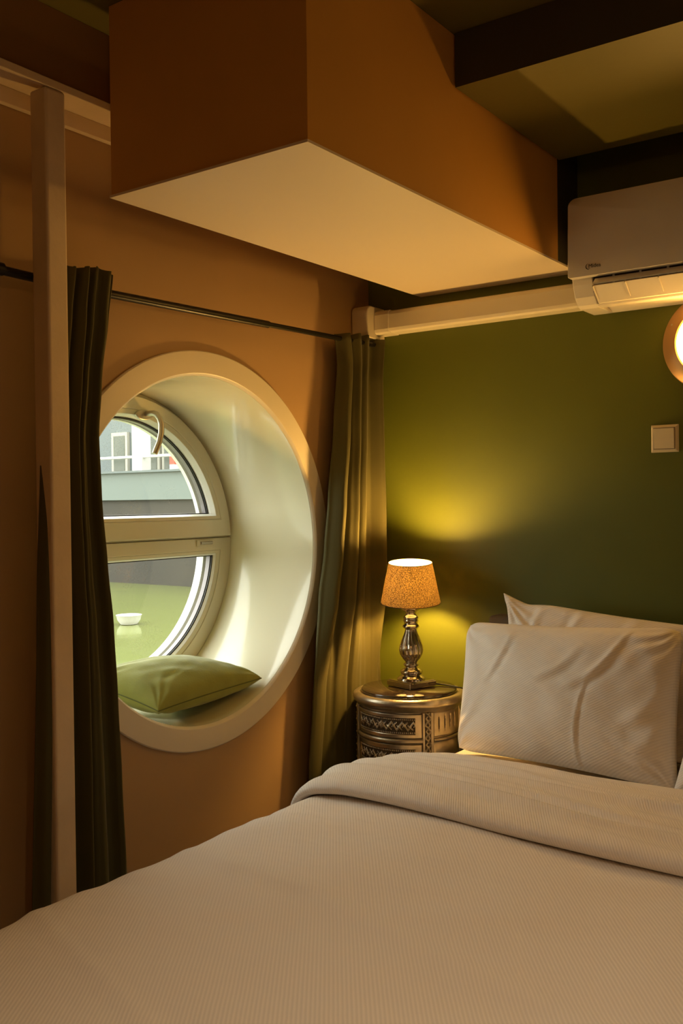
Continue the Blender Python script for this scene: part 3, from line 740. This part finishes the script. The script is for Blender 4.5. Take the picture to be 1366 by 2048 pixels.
# pillows and cushion from four corners
def pillow(name, BL, BR, TL, TR, T, m, seed, pinch=.05, wrk=.006, pw=.42, nu=84, nv=64, scale=1.0, uvrot=0, parent=None, back=1.0, seamw=None, ears=(), creases=()):
    BL, BR, TL, TR = map(Vector, (BL, BR, TL, TR))
    nrm = ((BR-BL)+(TR-TL)).cross((TL-BL)+(TR-BR)).normalized()
    W = ((BR-BL).length+(TR-TL).length)/2; H = ((TL-BL).length+(TR-BR).length)/2
    def pt(u, v, side):
        uu, vv_ = 2*u-1, 2*v-1
        u2 = .5+.5*uu*(1-pinch*(1-vv_*vv_)); v2 = .5+.5*vv_*(1-pinch*(1-uu*uu))
        p = BL*(1-u2)*(1-v2)+BR*u2*(1-v2)+TL*(1-u2)*v2+TR*u2*v2
        prof = max(0, (1-uu**2)*(1-vv_**2))
        t = T/2*prof**pw
        k = min(1, prof*5)
        wv_ = wrk*k*(N(u*W*7, v*H*7, seed)+.6*N(u*W*16+v*5, v*H*14, seed+3))
        # creases radiating from the corners
        for cu_, cv_ in ((0, 0), (1, 0), (0, 1), (1, 1)):
            d = math.hypot((u-cu_)*W, (v-cv_)*H); a = math.atan2((v-cv_)*H, (u-cu_)*W)
            wv_ += wrk*.8*math.exp(-d/.09)*math.sin(a*11+seed+6*N(u*4, v*4, seed))*min(1, prof*14)
        for (cu_, cv_, vec, rad) in ears:
            d = math.hypot((u-cu_)*W, (v-cv_)*H); p = p+Vector(vec)*math.exp(-(d/rad)**1.6)
        for (u0, v0, u1, v1, bow, dep, wid) in creases:
            dx, dy = (u1-u0)*W, (v1-v0)*H; LL = math.hypot(dx, dy); px_, py_ = (u-u0)*W, (v-v0)*H
            al = (px_*dx+py_*dy)/LL/LL; ds = (px_*dy-py_*dx)/LL-bow*math.sin(PI*max(0, min(1, al)))
            if side > 0: wv_ += dep*(math.exp(-(ds/wid)**2)-.8*math.exp(-((ds-wid*1.6)/wid)**2))*max(0, math.sin(PI*max(0, min(1, al*.96+.02))))**.5
        return p+nrm*(side*(t*(1 if side > 0 else back))+wv_*side)
    V = []; F = []; UV = []
    n1 = (nu+1)*(nv+1)
    for side in (1, -1):
        for j in range(nv+1):
            for i in range(nu+1):
                # cosine spacing for round edges
                u = .5-.5*math.cos(PI*i/nu); v = .5-.5*math.cos(PI*j/nv)
                u = lerp(i/nu, u, .6); v = lerp(j/nv, v, .6)
                V.append(pt(u, v, side)); UV.append((u*W, v*H))
        o_ = 0 if side > 0 else n1
        for j in range(nv):
            for i in range(nu):
                a = o_+j*(nu+1)+i; F.append((a, a+1, a+nu+2, a+nu+1) if side > 0 else (a, a+nu+1, a+nu+2, a+1))
    me = bpy.data.meshes.new(name); me.from_pydata([tuple(v) for v in V], [], F)
    l = me.uv_layers.new(name='uv')
    for lp_ in me.loops: l.data[lp_.index].uv = UV[lp_.vertex_index]
    bm = bmesh.new(); bm.from_mesh(me); bmesh.ops.remove_doubles(bm, verts=bm.verts, dist=.0004); bm.to_mesh(me); bm.free()
    for p in me.polygons: p.use_smooth = True
    me.materials.append(m); o = bpy.data.objects.new(name, me); COL.objects.link(o)
    if seamw:
        rim = []
        for i in range(nu): rim.append(pt(i/nu, 0, 1))
        for j in range(nv): rim.append(pt(1, j/nv, 1))
        for i in range(nu): rim.append(pt(1-i/nu, 1, 1))
        for j in range(nv+1): rim.append(pt(0, 1-j/nv, 1))
        MB().tube(rim, seamw, 6).build('piping', M['piping'], o, smooth=True)
    return o
p1 = pillow('pillow', (.520, -.345, .572), (1.175, -.425, .576), (.515, -.262, .938), (1.165, -.300, .966), .17, M['pillow'], 2, wrk=.007, pw=.36, nu=150, nv=110, ears=[(0, 1, (.012, 0, -.012), .03), (1, 1, (-.015, 0, -.012), .03), (0, 0, (.01, 0, .008), .03)], creases=[(.63, .02, .66, .62, -.012, .0035, .006), (.66, .62, .80, .97, .01, .004, .009), (.55, .55, .80, .90, .02, .004, .014), (.16, .55, .28, .92, .01, .003, .010), (.42, .60, .62, .85, .015, .0035, .014), (.80, .35, .97, .62, .02, .005, .018), (.86, .20, .98, .45, .02, .004, .018)])
tag(p1, 'white striped pillow standing foremost at the window side of the bed', 'pillow')
p2 = pillow('pillow', (.575, -.185, .580), (1.24, -.190, .580), (.590, -.140, 1.005), (1.25, -.140, .945), .13, M['pillow'], 12, wrk=.008, pw=.40, nu=150, nv=110, ears=[(0, 1, (-.010, -.01, .012), .035), (.10, 1, (.0, 0, -.012), .05)], creases=[(.02, .97, .14, .78, .004, .009, .010), (.18, .98, .16, .70, .01, .005, .012), (.38, .99, .34, .75, .01, .006, .014), (.62, .99, .55, .7, .01, .004, .014)])
tag(p2, 'white striped pillow behind the front one, with a pointed upturned corner', 'pillow')
p3 = pillow('pillow', (1.176, -.485, .574), (1.86, -.42, .576), (1.192, -.30, .93), (1.85, -.27, .955), .17, M['pillow'], 22, wrk=.005, pw=.36)
tag(p3, 'white pillow cut off by the right edge of the photo', 'pillow')
# cushion in the porthole
cu_ = pillow('cushion', (-.022, -1.000, .742), (-.016, -.582, .766), (-.300, -1.03, .800), (-.315, -.600, .752), .165, M['cushion'], 31, pinch=.05, wrk=.0042, pw=.40, seamw=.0018, back=.70, nu=110, nv=90)
tag(cu_, 'olive green velvet cushion lying in the porthole', 'cushion')

# ------------------------------------------------------------------ added fill lights out of view
cl = empty('fill_lamp'); tag(cl, 'round opal fill lamp added behind the viewer', 'fill lamp')
MB().lathe([(.16, CZ-.001), (.165, CZ-.02), (.14, CZ-.03), (.02, CZ-.03)], (3.0, -3.6, 0), 40).build('lamp_base', M['steel'], cl, smooth=True, ang=40)
MB().lathe([(.14, CZ-.031), (.135, CZ-.05), (.10, CZ-.075), (.03, CZ-.085)], (3.0, -3.6, 0), 40).build('lamp_glass', M['fill_dome'], cl, smooth=True, ang=60)
lamp('fill_lamp_light', 'POINT', (3.0, -3.6, CZ-.16), FILL_LAMP_W, (1.0, .54, .20), shadow_soft_size=.10)  # unseen lamp added as warm fill for the faces towards the viewer
rl = empty('fill_spot'); tag(rl, 'recessed steel fill light added above the foot of the bed', 'fill light')
RX, RY = 1.75, -2.25
MB().lathe([(.032, CZ-.001), (.046, CZ-.001), (.046, CZ-.004), (.042, CZ-.007), (.032, CZ-.005)], (RX, RY, 0), 40, closed=True).build('fill_spot_ring', M['steel'], rl, smooth=True, ang=40)
MB().lathe([(.0315, CZ-.001), (.0315, CZ-.004), (.004, CZ-.0045)], (RX, RY, 0), 40).build('fill_spot_lens', M['fill_dome'], rl, smooth=True, ang=60)
lamp('fill_spot_beam', 'SPOT', (RX, RY, CZ-.012), FILL_SPOT_W, WARM, shadow_soft_size=.03, spot_size=math.radians(112), spot_blend=1.0)  # unseen beam added to brighten the bed but not the porthole wall

# ------------------------------------------------------------------ outside: canal and the moored houseboat
def water():
    m = mat('green_canal_water', (.125, .145, .035), .12); nt = m.node_tree; b = nt.nodes['Principled BSDF']
    co = nt.nodes.new('ShaderNodeTexCoord'); n = nt.nodes.new('ShaderNodeTexNoise'); n.inputs['Scale'].default_value = 1.6; n.inputs['Detail'].default_value = 3
    bp = nt.nodes.new('ShaderNodeBump'); bp.inputs['Strength'].default_value = .08; bp.inputs['Distance'].default_value = .05
    nt.links.new(co.outputs['Object'], n.inputs['Vector']); nt.links.new(n.outputs['Fac'], bp.inputs['Height']); nt.links.new(bp.outputs[0], b.inputs['Normal'])
    return m
wt = MB().add([(-.47, -30, .64), (-.47, 30, .64), (-40, 30, .64), (-40, -30, .64)], [(0, 1, 2, 3)]).build('canal_water', water())
tag(wt, 'calm green canal water outside the porthole', 'water', None, 'stuff')
M['hull'] = mat('dark_brown_hull', (.020, .015, .010), .6, var=(3, .3))
M['teal'] = mat('grey_teal_hull_band', (.085, .11, .105), .4)
M['facade'] = mat('grey_blue_panel', (.095, .115, .12), .6)
M['whitep'] = mat('white_paint', (.5, .5, .49), .4)
M['winglass'] = mat('dark_reflecting_pane', (.045, .055, .04), .25)
M['red'] = mat('red_paint', (.35, .05, .025), .5)
M['palecream'] = mat('pale_cream_panel', (.30, .29, .25), .6)
M['blue'] = mat('blue_paint', (.15, .35, .55), .5)
hb = empty('houseboat'); tag(hb, 'grey-blue houseboat moored across the canal', 'houseboat')
FY = 2.6
MB().box(-14, -1, FY+.04, FY+4.0, .50, 1.325).build('lower_hull', M['hull'], hb)
MB().box(-14, -1, FY, FY+3.9, 1.325, 1.545).build('hull_band', M['teal'], hb)
MB().box(-14, -1, FY-.04, FY+3.9, 1.545, 1.562).build('gunwale', M['facade'], hb)
MB().box(-14, -3.60, FY+.30, FY+3.6, 1.562, 2.25).build('cabin_wall', M['facade'], hb)
MB().box(-3.60, -1.2, FY+.30, FY+3.6, 1.562, 2.25).build('cabin_wall', M['palecream'], hb)
def bwin(x0, x1, z0, z1, pane, back=.30):
    f_ = MB().box(x0-.03, x1+.03, FY+back-.03, FY+back-.001, z0-.03, z1+.03).build('cabin_window', M['palecream'], hb)
    MB().box(x0, x1, FY+back-.034, FY+back-.0305, z0, z1).build('pane', pane, f_)
bwin(-4.60, -4.46, 1.58, 1.88, M['winglass']); bwin(-4.20, -4.07, 1.58, 1.88, M['winglass']); bwin(-3.98, -3.86, 1.58, 1.98, M['winglass'])
MB().box(-4.073, -3.962, FY, FY+.10, 1.562, 2.2).build('white_column', M['whitep'], hb)
MB().tube([(-9, FY+.02, 1.675), (-3.62, FY+.02, 1.675)], .012, 8).build('railing', M['whitep'], hb)
MB().box(-3.645, -3.590, FY, FY+.05, 1.562, 1.60).build('mooring_post', M['whitep'], hb)
MB().box(-3.645, -3.590, FY, FY+.05, 1.60, 1.665).build('red_band', M['red'], hb)
MB().box(-3.645, -3.590, FY, FY+.05, 1.665, 1.74).build('mooring_post', M['whitep'], hb)
tub = MB().lathe([(.03, .6405), (.045, .642), (.062, .665), (.068, .69), (.070, .692), (.066, .690), (.056, .665), (.03, .648)], (-2.122, .788, 0), 24).build('plastic_tub', M['whitep'], smooth=True)
tag(tub, 'white plastic tub floating on the canal', 'tub')

# put every empty at the base of its thing, keeping the parts where they are
bpy.context.view_layer.update()
for o in list(bpy.data.objects):
    if o.type == 'EMPTY' and '_loc' in o:
        pts = []
        def walk(p):
            for c in p.children:
                if c.type == 'MESH': pts.extend(c.matrix_world @ v.co for v in c.data.vertices)
                walk(c)
        walk(o)
        if pts and not o.parent:
            mn = [min(p[i] for p in pts) for i in range(3)]; mx_ = [max(p[i] for p in pts) for i in range(3)]
            b = Vector(((mn[0]+mx_[0])/2, (mn[1]+mx_[1])/2, mn[2])); o.location = b
            for c in o.children: c.matrix_parent_inverse = Matrix.Translation(-b)
        del o['_loc']
